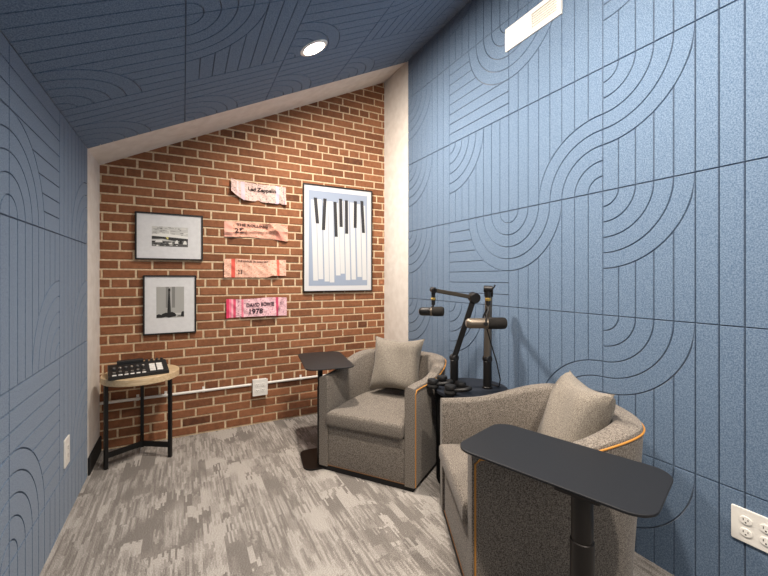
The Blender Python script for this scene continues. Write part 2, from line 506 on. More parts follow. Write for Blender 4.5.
# ------------------------------------------------------------------ wall plates
def receptacle(b, M, mi_face, mi_slot):
    """one socket face in local xz (normal -y)"""
    pts = [(.0165 * math.copysign(min(1, abs(math.cos(a)) * 1.1), math.cos(a)), .0145 * math.sin(a)) for a in [2 * PI * k / 24 for k in range(24)]]
    R = Matrix.Rotation(PI / 2, 4, 'X')
    prism(b, pts, .0, .0035, .0008, M=M @ R, mi=mi_face)
    for sx, hh in ((-.0065, .008), (.0065, .0065)):
        add_box(b, (sx, -.0036, .003), (.0022, .0006, hh), M=M, mi=mi_slot)
    add_box(b, (0, -.0036, -.007), (.0045, .0006, .0045), M=M, mi=mi_slot)

def wall_plate(name, label, cat, loc, rotz, w, h, gangs, box_depth=0.0, decora=False):
    t = thing(name, label, cat, loc, (0, 0, rotz))
    d = box_depth
    if d: obj('surface_box', box((0, -d / 2, 0), (w * .93, d, h * .93), .003), WHITE, t)
    b = bmesh.new(); prism(b, rrect(w, h, .006, 3), 0, .007, .0025, M=Matrix.Translation((0, -d, 0)) @ Matrix.Rotation(PI / 2, 4, 'X'))
    obj('cover_plate', b, WHITE, t)
    for k in range(gangs):
        gx = (k - (gangs - 1) / 2) * .046 * (w / .12 if gangs > 1 else 1)
        if decora:
            bb = bmesh.new(); prism(bb, rrect(.036, .074, .003, 2), 0, .0025, .001, M=Matrix.Translation((gx, -d - .007, 0)) @ Matrix.Rotation(PI / 2, 4, 'X'))
            for s in (-1, 1):
                for sx in (-.006, .006): add_box(bb, (gx + sx, -d - .0097, s * .02 + .003), (.002, .0006, .008), mi=1)
                add_box(bb, (gx, -d - .0097, s * .02 - .007), (.004, .0006, .004), mi=1)
            obj('socket', bb, [WHITE_TRIM, DARK_SLOT], t)
        else:
            for s in (1, -1):
                bb = bmesh.new(); receptacle(bb, Matrix.Translation((gx, -d - .007, s * .0205 * h / .115)), 0, 1)
                obj('socket', bb, [WHITE_TRIM, DARK_SLOT], t)
    return t
wall_plate('wall_outlet', 'white square four socket outlet on the brick wall conduit', 'outlet', (.566, YB, .320), 0, .122, .136, 2, .045)
wall_plate('wall_outlet', 'white four socket outlet on the blue wall beside the near side table', 'outlet', (XR, .566, .338), -PI / 2, .140, .122, 2)
wall_plate('wall_outlet', 'white narrow outlet low on the blue wall near the round wooden table', 'outlet', (XL, 2.455, .352), PI / 2, .092, .142, 1, 0, True)

# conduit along the bricks
t = thing('conduit_pipe', 'thin white conduit pipe running low across the brick wall', 'pipe', (.6, YB - .013, .3435))
b = tube(bmesh.new(), [(XL + .002 - .6, 0, 0), (-.1, 0, 0)], .0105, 12); obj('pipe_run', b, WHITE, t, True)
b = tube(bmesh.new(), [(.02, 0, 0), (XR - .035 - .6, 0, 0)], .0105, 12); obj('pipe_run', b, WHITE, t, True)
for x in (-.90, -.72, -.46, .32, .85):
    b = bmesh.new()
    tube(b, [(x - .009, 0, 0), (x + .009, 0, 0)], .0135, 12)
    add_box(b, (x, .008, .019), (.018, .004, .022), .001)
    obj('clip', b, WHITE, t, True)

# ------------------------------------------------------------------ framed pictures
def rect_xz(b, x0, x1, z0, z1, y, mi):
    f = b.faces.new([b.verts.new(p) for p in ((x0, y, z0), (x1, y, z0), (x1, y, z1), (x0, y, z1))]); f.material_index = mi
def poly_xz(b, pts, y, mi):
    f = b.faces.new([b.verts.new((x, y, z)) for x, z in pts]); f.material_index = mi

def picture_frame(label, x0, x1, z0, z1, bar, depth, mat_m, cat='picture'):
    w, h = x1 - x0, z1 - z0
    t = thing('picture_frame', label, cat, ((x0 + x1) / 2, YB - .002, (z0 + z1) / 2))
    b = bmesh.new()
    for s in (-1, 1):
        add_box(b, (0, -depth / 2, s * (h / 2 - bar / 2)), (w, depth, bar), .0015)
        add_box(b, (s * (w / 2 - bar / 2), -depth / 2, 0), (bar, depth, h - 2 * bar + .001), .0)
    obj('frame', b, FRAME_BLK, t)
    obj('mat', box((0, -depth * .35, 0), (w - 2 * bar + .002, depth * .6, h - 2 * bar + .002)), mat_m, t)
    return t, w, h, -depth * .65

# landscape photograph of a bridge over a yard
t, w, h, y = picture_frame('black framed landscape photo of a bridge in a white mat', -.316, .135, 1.372, 1.726, .011, .024, MATBOARD)
b = bmesh.new(); yy = y - .0008
pw, ph = .120, .075
ML = [G[200], G[228], G[168], G[22], G[48], G[90], G[130], YEL]
rect_xz(b, -pw, pw, -ph, ph, yy, 0)
rng = random.Random(3)
for k in range(46):                                        # busy cables and clouds over the upper half
    x = rng.uniform(-pw, pw - .03); z = rng.uniform(0, ph - .006); l = rng.uniform(.01, .035)
    rect_xz(b, x, min(pw, x + l), z, z + rng.uniform(.002, .006), yy - .0002 - k * 1e-6, rng.choice([1, 1, 2, 2, 6, 5]))
poly_xz(b, [(-pw, .012), (-.06, .026), (.02, .020), (pw, .006), (pw, -.018), (.02, -.006), (-pw, .0)], yy - .0005, 1)
poly_xz(b, [(-pw, .002), (0, -.004), (pw, -.012), (pw, -.034), (.02, -.030), (-.05, -.018), (-pw, -.022)], yy - .0007, 4)
rect_xz(b, -pw, pw, -ph, -.034, yy - .0003, 5)
for k in range(34):
    x = rng.uniform(-pw, pw - .02); z = rng.uniform(-ph, -.035); l = rng.uniform(.006, .03)
    rect_xz(b, x, min(pw, x + l), z, z + rng.uniform(.003, .010), yy - .0006 - k * 1e-6, rng.choice([3, 4, 2, 6, 1, 5]))
for x0_, x1_, z0_, z1_ in ((-.10, -.05, -.045, -.028), (.03, .055, -.052, -.026), (.085, .112, -.055, -.028)):
    poly_xz(b, [(x0_, z0_), (x1_, z0_), (x1_ - .004, z1_), (x0_ + .008, z1_)], yy - .0009, 1)
rect_xz(b, .062, .078, -.052, -.026, yy - .0009, 3)
rect_xz(b, -.028, -.018, -.012, -.004, yy - .001, 7); rect_xz(b, -.022, -.012, -.02, -.004, yy - .0009, 7)
poly_xz(b, [(-.008, 0), (.0, 0), (-.003, .045), (-.006, .045)], yy - .0009, 1)
obj('print', b, ML, t, recalc=False)

# square photograph of a lighthouse
t, w, h, y = picture_frame('black framed square photo of a dark lighthouse in a white mat', -.266, .088, .808, 1.256, .011, .024, MATBOARD)
b = bmesh.new(); yy = y - .0008
pw, ph = .092, .118
oz = .018
ML = [G[168], G[130], G[22], G[48], G[200], G[90]]
rect_xz(b, -pw, pw, oz - ph, oz + ph, yy, 0)
for k in range(9):
    xa = -pw + k * 2 * pw / 9
    if k % 3 != 1: rect_xz(b, xa, xa + 2 * pw / 9, oz - ph * .35, oz + ph, yy - .0001, 1 if k % 2 else 0)
poly_xz(b, [(-.021, oz - ph * .72), (.004, oz - ph * .72), (-.004, oz + ph * .72), (-.013, oz + ph * .72)], yy - .0003, 3)
poly_xz(b, [(-.021, oz - ph * .72), (-.006, oz - ph * .72), (-.008, oz + ph * .72), (-.013, oz + ph * .72)], yy - .0005, 2)
poly_xz(b, [(-.015, oz + ph * .70), (-.001, oz + ph * .70), (-.001, oz + ph * .84), (-.005, oz + ph * .90), (-.011, oz + ph * .90), (-.015, oz + ph * .84)], yy - .0006, 2)
tree = [(-pw, oz - ph * .98), (-pw, oz - ph * .80), (-.075, oz - ph * .74), (-.06, oz - ph * .80), (-.05, oz - ph * .72), (-.03, oz - ph * .66), (-.012, oz - ph * .70), (.01, oz - ph * .62), (.028, oz - ph * .70), (.038, oz - ph * .80),
        (.036, oz - ph * .92), (.012, oz - ph * .95), (-.01, oz - ph * 1.0), (-.03, oz - ph * .93), (-.055, oz - ph * .98)]
poly_xz(b, tree, yy - .0004, 2)
poly_xz(b, [(.042, oz - ph * .93), (.055, oz - ph * .86), (.07, oz - ph * .88), (.074, oz - ph * .66), (.082, oz - ph * .60), (pw, oz - ph * .62), (pw, oz - ph * .95)], yy - .0004, 2)
rect_xz(b, .03, .075, oz - ph * .80, oz - ph * .70, yy - .0002, 4)
obj('print', b, ML, t, recalc=False)

# piano key poster
t, w, h, y = picture_frame('large black framed poster of piano keys on pale blue', .938, 1.622, 1.110, 2.082, .010, .026, PAPER_W, 'poster')
b = bmesh.new(); yy = y - .0008
pw, ph = w / 2 - .052, h / 2 - .055
rect_xz(b, -pw, pw, -ph, ph, yy, 0)
keys = 10
def fx(p): return -pw + p * 2 * pw          # fraction across the blue field
def fz(p): return ph - p * 2 * ph
cols = [(.075, .12, .945, .005), (.165, .11, .93, .0), (.265, .12, .955, .0), (.355, .12, .965, -.005), (.445, .13, .89, .01), (.53, .10, .87, 0), (.625, .10, .94, 0), (.725, .11, .935, 0), (.83, .12, .905, 0), (.92, .13, .94, .0)]
for k, (cx, top, bot, tilt) in enumerate(cols):
    hw = .038
    poly_xz(b, [(fx(cx - hw + tilt + .03), fz(bot)), (fx(cx + hw + tilt + .03), fz(bot)), (fx(cx + hw), fz(top - .02)), (fx(cx - hw), fz(top - .02))], yy - .0003 - k * 1e-5, 1)
    poly_xz(b, [(fx(cx + hw + tilt + .03), fz(bot)), (fx(cx + hw + tilt + .036), fz(bot)), (fx(cx + hw + .006), fz(top)), (fx(cx + hw), fz(top))], yy - .0004 - k * 1e-5, 3)
for cx, top, bot, tl in ((.105, .075, .345, .035), (.262, .075, .41, -.025), (.43, .10, .475, .02), (.525, .06, .365, .01), (.625, .07, .435, .005), (.785, .07, .365, -.005), (.90, .06, .415, .03)):
    hw = .027
    poly_xz(b, [(fx(cx - hw + tl), fz(bot)), (fx(cx + hw + tl), fz(bot)), (fx(cx + hw), fz(top)), (fx(cx - hw), fz(top))], yy - .0008, 2)
obj('print', b, [POSTER_BLUE, KEY_W, KEY_B, KEY_G], t, recalc=False)

# ------------------------------------------------------------------ big crumpled ticket stubs on the bricks
def text_polys(s, size=1.0):
    cu = bpy.data.curves.new('txt', 'FONT'); cu.body = s; cu.size = size; cu.resolution_u = 2; cu.offset = 0.034
    o = bpy.data.objects.new('txt', cu); COL.objects.link(o)
    dg = bpy.context.evaluated_depsgraph_get()
    me = bpy.data.meshes.new_from_object(o.evaluated_get(dg))
    vs = [(v.co.x, v.co.y) for v in me.vertices]; fs = [list(p.vertices) for p in me.polygons]
    bpy.data.objects.remove(o); bpy.data.curves.remove(cu); bpy.data.meshes.remove(me)
    return vs, fs

def paper_mat(base, spk, seed):
    """paper with a faint scatter of printed dashes"""
    m, n, l, b = new_mat('ticket_paper')
    tc = n.new('ShaderNodeTexCoord'); mp = n.new('ShaderNodeMapping'); mp.inputs['Scale'].default_value = (1, .02, 2.4); mp.inputs['Location'].default_value = (seed, 0, 0)
    l.new(tc.outputs['Object'], mp.inputs['Vector'])
    t = n.new('ShaderNodeTexNoise'); t.inputs['Scale'].default_value = 62; t.inputs['Detail'].default_value = 1
    l.new(mp.outputs['Vector'], t.inputs['Vector'])
    r = n.new('ShaderNodeValToRGB'); r.color_ramp.elements[0].position = .54; r.color_ramp.elements[0].color = lin(base)
    r.color_ramp.elements[1].position = .63; r.color_ramp.elements[1].color = lin(spk)
    l.new(t.outputs['Fac'], r.inputs['Fac']); l.new(r.outputs['Color'], b.inputs['Base Color']); b.inputs['Roughness'].default_value = .75
    return m

def ticket(label, x0, x1, z0, z1, bands, texts, wave, top=lambda u: 0, bottom=lambda u: 0, base=(238, 214, 200), ink=(40, 30, 30), specks=0, seed=0, spk=(150, 96, 84)):
    w, h = x1 - x0, z1 - z0
    t = thing('ticket_stub', label, 'ticket', ((x0 + x1) / 2, YB - .001, (z0 + z1) / 2), group='oversized ticket stubs')
    def P(u, v, lift=0):
        x = (u - .5) * w; zt_ = h / 2 + top(u) * h; zb = -h / 2 + bottom(u) * h
        return Vector((x, -1.25 * wave(u, v) - .007 * (math.sin(23 * u + 5 * v + seed) * math.sin(7 * v + 11 * u + seed)) ** 2 - lift, zb + (zt_ - zb) * v))
    b = bmesh.new(); NX, NZ = 64, 14
    mats = [paper_mat(base, spk, seed)]
    idx = {}
    for _, _, c in bands:
        if c not in idx: idx[c] = len(mats); mats.append(plain('ticket_band', c, .75))
    us = sorted(set([round(k / NX, 4) for k in range(NX + 1)] + [round(q, 4) for a_, b_, _ in bands for q in (a_, b_)]))
    grid = [[b.verts.new(P(u, k / NZ)) for k in range(NZ + 1)] for u in us]
    back = [[b.verts.new(P(u, k / NZ, -.0015)) for k in range(NZ + 1)] for u in us]
    for i in range(len(us) - 1):
        um = (us[i] + us[i + 1]) / 2; mi = 0
        for a_, b_, c in bands:
            if a_ < um < b_: mi = idx[c]
        for k in range(NZ):
            f = b.faces.new((grid[i][k], grid[i + 1][k], grid[i + 1][k + 1], grid[i][k + 1])); f.material_index = mi
            b.faces.new((back[i][k], back[i][k + 1], back[i + 1][k + 1], back[i + 1][k])).material_index = mi
        for k in (0, NZ):
            b.faces.new((grid[i][k], back[i][k], back[i + 1][k], grid[i + 1][k])).material_index = mi
    for i in (0, -1):
        for k in range(NZ): b.faces.new((grid[i][k], grid[i][k + 1], back[i][k + 1], back[i][k]))
    obj('paper', b, mats, t, True)
    INK = plain('ticket_ink', ink, .8)
    runs = []
    for s, u0, u1, v0, v1 in texts:
        if len(s) == 2: um = (u0 + u1) / 2; runs += [(s[0], u0, um - .006, v0, v1), (s[1], um + .006, u1, v0, v1)]
        else: runs.append((s, u0, u1, v0, v1))
    for s, u0, u1, v0, v1 in runs:
        vs, fs = text_polys(s)
        mx = [min(a[0] for a in vs), max(a[0] for a in vs)]; mz = [min(a[1] for a in vs), max(a[1] for a in vs)]
        b = bmesh.new()
        for f in fs:
            pass
        nv = [b.verts.new((a[0], 0, a[1])) for a in vs]
        for f in fs:
            try: b.faces.new([nv[i] for i in f])
            except ValueError: pass
        bmesh.ops.triangulate(b, faces=b.faces[:])
        for v in b.verts:
            u = u0 + (v.co.x - mx[0]) / (mx[1] - mx[0]) * (u1 - u0); vv = v0 + (v.co.z - mz[0]) / (mz[1] - mz[0]) * (v1 - v0)
            v.co = P(u, vv, .0042)
        obj('lettering', b, INK, t, recalc=False)
    return t
def crease(x, c, w): return max(0, 1 - abs(x - c) / w)
# lavender stub
ticket('pale pink crumpled ticket stub, topmost of the four on bricks', .341, .790, 1.878, 2.034,
       [(.17, .24, (222, 196, 206)), (.10, .13, (232, 206, 208)), (.80, .86, (214, 200, 218)), (.955, .965, (150, 120, 150))],
       [('Led Zeppelin', .30, .80, .50, .78)],
       lambda u, v: .001 + .030 * crease(u, 0, .16) * (1 - .6 * v) + .010 * math.sin(5 * u + 2 * v) ** 2 + .014 * crease(u + .25 * v, 1.0, .10) + .016 * (1 - v) * (math.sin(7 * u)) ** 2,
       top=lambda u: .10 * max(0, .12 - u) / .12 + .02 * math.sin(9 * u) - .06 * u,
       bottom=lambda u: (.42 * max(0, .22 - u) / .22) + .10 * crease(u, .48, .06) - .10 * max(0, u - .5) + .08 * crease(u, .88, .04),
       base=(226, 194, 184), specks=34, seed=1, spk=(150, 132, 128))
# salmon stub
ticket('salmon pink ticket stub numbered 21 with a folded ridge', .292, .806, 1.572, 1.702,
       [(0, .12, (238, 178, 160)), (.80, .94, (232, 160, 142))],
       [('THE ROLLING', .18, .66, .70, .88), ('21', .15, .29, .26, .58)],
       lambda u, v: .001 + .040 * crease(u + .25 * (v - 1), .68, .13) * (.5 + .5 * v) + .018 * crease(u, .12, .12) * (1 - v) + .012 * crease(v - .35 * u, .25, .18),
       top=lambda u: .04 * math.sin(6 * u) + .14 * crease(u, .78, .12) - .04,
       bottom=lambda u: .06 * crease(u, .35, .2) - .14 * crease(u, .95, .22),
       base=(228, 178, 156), ink=(60, 34, 32), specks=60, seed=2, spk=(196, 120, 100))
# red striped stub
ticket('peach ticket stub with two red bars numbered 23', .289, .790, 1.240, 1.390,
       [(.11, .17, (222, 92, 78)), (.84, .885, (224, 104, 84)), (.315, .322, (214, 150, 130))],
       [('THE EAGLES  IN CONCERT', .21, .70, .84, .94), ('23', .215, .28, .18, .42)],
       lambda u, v: .001 + .006 * math.sin(11 * u) ** 2 + .026 * crease(u, .80, .16) * (1 - v) + .012 * crease(u, .0, .1),
       top=lambda u: .02 * math.sin(8 * u), bottom=lambda u: .0 if u < .68 else min(.10, (u - .68) * 1.4),
       base=(232, 188, 166), ink=(70, 44, 40), specks=64, seed=5, spk=(206, 138, 116))
# magenta stub
ticket('pink and magenta striped ticket stub, lowest of the four on bricks', .306, .798, .908, 1.060,
       [(0, .045, (214, 60, 96)), (.045, .08, (236, 120, 146)), (.11, .15, (214, 72, 106)), (.08, .11, (240, 168, 180)), (.235, .27, (226, 120, 142)), (.805, .845, (200, 70, 104))],
       [('DAVID BOWIE', .315, .775, .54, .76), ('1978', .36, .58, .14, .44)],
       lambda u, v: .001 + .022 * math.sin(PI * u) ** 2 * (1 - .4 * v) + .018 * crease(u - .12 * v, .78, .06) + .014 * crease(u, 0, .06),
       top=lambda u: .05 * math.sin(PI * u * 2 + PI) * .7 + .03, bottom=lambda u: .04 * math.sin(PI * u) ,
       base=(234, 192, 198), ink=(52, 30, 44), specks=30, seed=8, spk=(180, 120, 140))

# ------------------------------------------------------------------ round wooden end table
def end_table():
    cx, cy = -.256, 3.090
    t = thing('end_table', 'round pale wood end table on thin black metal legs', 'table', (cx, cy, 0))
    r = .229
    b = lathe(bmesh.new(), [(0, .545), (r - .004, .545), (r, .549), (r, .586), (r - .004, .59), (0, .59)], n=64)
    obj('tabletop', b, OAK, t, True)
    feet = [(-.187, -.095), (.173, -.092), (-.012, .183)]
    for x, y in feet:
        a = math.atan2(y, x)
        obj('leg', box((0, 0, .2725), (.022, .022, .545), .002, Matrix.Translation((x, y, 0)) @ Matrix.Rotation(a, 4, 'Z')), BLACK, t)
    for k in range(3):
        p, q = Vector((*feet[k], .085)), Vector((.004, .022, .085))
        d = q - p; a = math.atan2(d.y, d.x)
        obj('stretcher', box((d.length / 2, 0, 0), (d.length, .012, .036), .0015, Matrix.Translation(p) @ Matrix.Rotation(a, 4, 'Z')), BLACK, t)
    return t
end_table()

# audio mixer on it
def mixer():
    t = thing('audio_mixer', 'black audio mixer console with white pads on the round wooden table', 'mixer', (-.268, 3.025, .5905), (0, 0, math.radians(9)))
    W, D = .335, .215
    b = bmesh.new()
    prof = [(-D / 2, 0), (D / 2, 0), (D / 2, .060), (D / 2 - .055, .064), (-D / 2, .020)]
    M = Matrix(((0, 0, 1, -W / 2), (1, 0, 0, 0), (0, 1, 0, 0), (0, 0, 0, 1)))
    prism(b, prof, 0, W, .004, 2, M)
    obj('body', b, BLACK_PL, t)
    sl = math.atan2(.044, D - .055)
    def S(x, s, lift): # point on the sloped face, s from front edge
        return Vector((x, -D / 2 + s * math.cos(sl) - lift * math.sin(sl), .020 + s * math.sin(sl) + lift * math.cos(sl)))
    R = Matrix.Rotation(sl, 4, 'X')
    for k in range(6):
        x = -W / 2 + .032 + k * .032
        obj('fader', box((0, 0, 0), (.016, .009, .010), .002, Matrix.Translation(S(x, .045 + .012 * math.sin(k * 2.1), .005)) @ R), SILVER, t)
        obj('fader_slot', box((0, 0, 0), (.003, .062, .002), 0, Matrix.Translation(S(x, .055, .0008)) @ R), G[48], t)
        b = bmesh.new(); cyl(b, S(x, .103, 0), S(x, .103, .014), .0085, 14, .002); obj('knob', b, SILVER if k % 2 else G[90], t, True)
        obj('channel_key', box((0, 0, 0), (.022, .011, .005), .001, Matrix.Translation(S(x, .014, .002)) @ R), WHITE, t)
    for i in range(2):
        for j in range(4):
            x = W / 2 - .092 + i * .042
            obj('sound_pad', box((0, 0, 0), (.034, .022, .006), .002, Matrix.Translation(S(x, .032 + j * .0265, .003)) @ R), WHITE, t)
    obj('display', box((-W / 2 + .125, D / 2 - .026, .074), (.150, .046, .022), .003), BLACK_PL, t)
    for k in range(4):
        b = bmesh.new(); x = W / 2 - .115 + k * .030; cyl(b, (x, D / 2 - .030, .062), (x, D / 2 - .030, .078), .009, 14, .002); obj('knob', b, G[48], t, True)
    return t
mixer()

# ------------------------------------------------------------------ armchairs
def smooth(a, b, x):
    k = min(1, max(0, (x - a) / (b - a))); return k * k * (3 - 2 * k)
CW, CD, CS = .33, .735, .365                 # half width, depth, straight arm length
def u_curve(n=64):
    """outer plan outline from left front round the back to right front: (x, y, nx, ny)"""
    pts = []
    L = 12
    for k in range(L): pts.append((-CW, CS * k / L))
    m = n - 2 * L
    e = 2 / 2.8
    for k in range(m + 1):
        a = PI - PI * k / m
        c, s = math.cos(a), math.sin(a)
        pts.append((CW * math.copysign(abs(c) ** e, c), CS + (CD - CS) * abs(s) ** e))
    for k in range(L): pts.append((CW, CS * (1 - (k + 1) / L)))
    out = []
    for i, (x, y) in enumerate(pts):
        x0, y0 = pts[max(0, i - 1)]; x1, y1 = pts[min(len(pts) - 1, i + 1)]
        dx, dy = x1 - x0, y1 - y0; l = math.hypot(dx, dy) or 1
        out.append((x, y, -dy / l, dx / l))
    return out
UC = u_curve()
def top_z(y): return .600 + .074 * smooth(.18, .64, y)
def thick(y): return .062 + .040 * smooth(.25, .70, y)
def lean(x, y, z):
    k = 1 - z / .68
    fl = 1 + .13 * smooth(.02, .40, y) * (.40 + .60 * smooth(.05, .66, z)) - .01 * k * smooth(.2, .7, y)
    return Vector((x * fl, y - .035 * k * smooth(.2, .7, y), z))
def armchair(label):
    t = thing('armchair', label, 'armchair', group='tweed barrel armchairs')
    b = bmesh.new(); rings = []
    for x, y, nx, ny in UC:
        th, zt_ = thick(y), top_z(y)
        r = .018
        sec = [(0, .028), (0, .15), (0, .30), (0, .45), (0, zt_ - r), (.3 * r, zt_ - .3 * r), (r, zt_), (th - r, zt_ + .004), (th - .3 * r, zt_ - .3 * r), (th, zt_ - r), (th, .45), (th, .30), (th, .15), (th, .028)]
        rings.append([b.verts.new(lean(x - nx * o, y - ny * o, z)) for o, z in sec])
    for a, c in zip(rings, rings[1:]):
        k = len(a)
        for i in range(k): b.faces.new((a[i], c[i], c[(i + 1) % k], a[(i + 1) % k]))
    b.faces.new(rings[0]); b.faces.new(rings[-1][::-1])
    obj('shell', b, TWEED, t, True)
    # piping down both arm fronts and round the top outer edge
    top = [lean(x + nx * .0012, y + ny * .0012, top_z(y) - .019) for x, y, nx, ny in UC if y > .012]
    left = [Vector((-CW - .0012, .012, z)) for z in (.028, .2, .4, .565)]
    right = [Vector((CW + .0012, .012, z)) for z in (.565, .4, .2, .028)]
    obj('piping', tube(bmesh.new(), left + top + right, .0038, 8), PIPING, t, True)
    obj('hem_piping', tube(bmesh.new(), [(-CW + .06, .010, .034), (CW - .06, .010, .034)], .002, 8), HEM, t, True)
    inner = []
    for x, y, nx, ny in UC:
        th = thick(y) + .003; inner.append((x - nx * th, y - ny * th))
    # front panel / base below the cushion
    base = [(max(-CW + .0665, min(CW - .0665, x)), y) for x, y in inner]
    base = [(x, max(y, .012)) for x, y in base]
    b = bmesh.new(); prism(b, [(x, y - .03 * smooth(.2, .7, y)) for x, y in base], .028, .292, .004, 2)
    obj('front_panel', b, TWEED, t, True)
    cu = [(x * .985, max(y, -.006)) for x, y in inner]
    cu[0] = (cu[0][0], -.006); cu[-1] = (cu[-1][0], -.006)
    b = bmesh.new(); prism(b, [(x, y - .012) for x, y in cu], .294, .386, .024, 4)
    for v in b.verts:
        if v.co.z > .33: v.co.z += .016 * max(0, 1 - (v.co.x / .26) ** 2) * max(0, 1 - ((v.co.y - .28) / .36) ** 2)
    obj('seat_cushion', b, TWEED, t, True)
    pl = [(x * .965, .010 + y * .90) for x, y, _, _ in UC]
    b = bmesh.new(); prism(b, pl, .0, .030); obj('plinth', b, PLINTH, t)
    return t

CHA = math.radians(-53.5); CHB = math.radians(-116.6)
def chair_origin(corner_r, ang):   # from the world position of the front-right corner
    return (corner_r[0] - CW * math.cos(ang), corner_r[1] - CW * math.sin(ang), 0)
LA = chair_origin((1.167, 1.829), CHA); LB = chair_origin((.914, 1.052), CHB)
ca = armchair('brown tweed barrel armchair beside the brick wall, orange piping'); ca.location = LA; ca.rotation_euler = (0, 0, CHA)
cb = dup(ca, LB, CHB, 'brown tweed barrel armchair against the blue wall, behind the long black tabletop')

def pillow(label, chair_loc, ang, local, tilt, yaw, size=.395, th=.08):
    b = bmesh.new(); N = 22
    for s in (1, -1):
        g = []
        for i in range(N + 1):
            row = []
            for j in range(N + 1):
                u, v = -1 + 2 * i / N, -1 + 2 * j / N
                pin = 1 - .15 * (1 - u * u) * (abs(v) ** 3) ; pin2 = 1 - .15 * (1 - v * v) * (abs(u) ** 3)
                x = u * size / 2 * pin2; z = v * size / 2 * pin
                f = max(0, (1 - u ** 4) * (1 - v ** 4)) ** .55
                wr = .006 * math.sin(5 * u + 3 * v) * f
                row.append(b.verts.new((x, s * (th * f) + wr, z)))
            g.append(row)
        for i in range(N):
            for j in range(N): b.faces.new((g[i][j], g[i + 1][j], g[i + 1][j + 1], g[i][j + 1]))
    bmesh.ops.remove_doubles(b, verts=b.verts[:], dist=.0008)
    o = obj('throw_pillow', b, PILLOW_M, None, True)
    M = Matrix.Translation(chair_loc) @ Matrix.Rotation(ang, 4, 'Z') @ Matrix.Translation(local) @ Matrix.Rotation(yaw, 4, 'Z') @ Matrix.Rotation(tilt, 4, 'X')
    o.matrix_world = M
    return tag(o, label, 'pillow', 'tweed throw pillows')
pillow('square woven throw pillow on the armchair beside the brick wall', LA, CHA, (.0, .495, .608), math.radians(-17), math.radians(2))
pillow('square woven throw pillow on the armchair against the blue wall', LB, CHB, (.045, .515, .602), math.radians(-22), math.radians(-4))

# ------------------------------------------------------------------ side tables with a cantilevered top
def side_table(label, loc, rotz, px, py, r):
    t = thing('side_table', label, 'table', loc, (0, 0, rotz), group='black pedestal side tables')
    b = bmesh.new(); prism(b, rrect(.325, .575, .065, 8), .644, .652, .002, 2); obj('tabletop', b, TABLE_BLK, t)
    b = bmesh.new(); cyl(b, (px, py, .30), (px, py, .644), r, 24); obj('upper_post', b, POST_BLK, t, True)
    b = bmesh.new(); cyl(b, (px, py, .010), (px, py, .515), r + .003, 24, .002); obj('lower_post', b, POST_BLK, t, True)
    b = bmesh.new(); prism(b, rrect(.24, .30, .06, 8), .0, .010, .002, 2, Matrix.Translation((px * .9, py * .62, 0))); obj('base_plate', b, POST_BLK, t)
    b = bmesh.new(); prism(b, rrect(.08, .12, .01, 3), .638, .644, .0, 2, Matrix.Translation((px * .93, py * .93, 0))); obj('mounting_plate', b, POST_BLK, t)
    return t
side_table('small black pedestal side table in front of the armchair by the bricks', (.890, 2.590, 0), math.radians(-9.5), -.058, -.178, .0165)
side_table('black pedestal side table closest to the camera with its long top over an armchair', (1.060, .815, 0), math.radians(17), -.133, -.118, .0275)

# ------------------------------------------------------------------ drum table in the corner with the microphone arms
TX, TY, TZ = 1.556, 1.800, .565
t = thing('drum_table', 'dark round table between the armchairs holding the microphone arms', 'table', (TX, TY, 0))
b = lathe(bmesh.new(), [(0, TZ - .022), (.218, TZ - .022), (.222, TZ - .018), (.222, TZ - .003), (.219, TZ), (0, TZ)], n=56); obj('tabletop', b, NAVY_TOP, t, True)
b = lathe(bmesh.new(), [(0, 0), (.205, 0), (.210, .01), (.210, TZ - .022), (0, TZ - .022)], n=56); obj('drum_base', b, BLACK_CLOTH, t, True)

def mic_arm(label, base, elbow, tip, drop, shade):
    o = Vector(base)
    t = thing('microphone_stand', label, 'microphone stand', base, group='desktop microphone arms')
    e, tp = Vector(elbow) - o, Vector(tip) - o
    b = bmesh.new(); cyl(b, (0, 0, 0), (0, 0, .012), .031, 24, .002); cyl(b, (0, 0, .012), (0, 0, .165), .025, 20, .002); obj('base_sleeve', b, BLACK, t, True)
    p = Vector((0, 0, .178))
    b = bmesh.new(); cyl(b, p - Vector((0, .022, 0)), p + Vector((0, .022, 0)), .022, 20, .002); obj('lower_joint', b, BLACK_PL, t, True)
    d = (e - p).normalized()
    M = axis_matrix(p, d); L = (e - p).length
    b = bmesh.new(); add_box(b, (0, 0, L / 2), (.038, .034, L), .006, M); obj('lower_arm', b, shade, t)
    side = d.cross((tp - e).normalized()).normalized()
    b = bmesh.new(); cyl(b, e - side * .026, e + side * .026, .032, 24, .003); obj('elbow', b, BLACK, t, True)
    d2 = (tp - e).normalized(); L2 = (tp - e).length
    b = bmesh.new(); add_box(b, (0, 0, L2 / 2), (.024, .024, L2), .004, axis_matrix(e, d2)); obj('boom', b, STEEL, t)
    b = bmesh.new(); cyl(b, tp - side * .022, tp + side * .022, .017, 20, .002)
    tube(b, [tp + side * .02, tp + side * .03 + Vector((0, 0, .012)), tp + side * .034 + Vector((0, 0, .022))], .004, 8); obj('tip_clamp', b, BLACK, t, True)
    b = bmesh.new(); cyl(b, tp - Vector((0, 0, .012)), tp - Vector((0, 0, .045)), .012, 16); obj('swivel', b, BLACK, t, True)
    b = bmesh.new(); cyl(b, tp - Vector((0, 0, .045)), tp - Vector((0, 0, .060)), .0145, 16, .002); obj('threaded_collar', b, BRASS, t, True)
    b = bmesh.new(); cyl(b, tp - Vector((0, 0, .060)), tp - Vector((0, 0, drop)), .0115, 16); obj('drop_rod', b, BLACK, t, True)
    return t

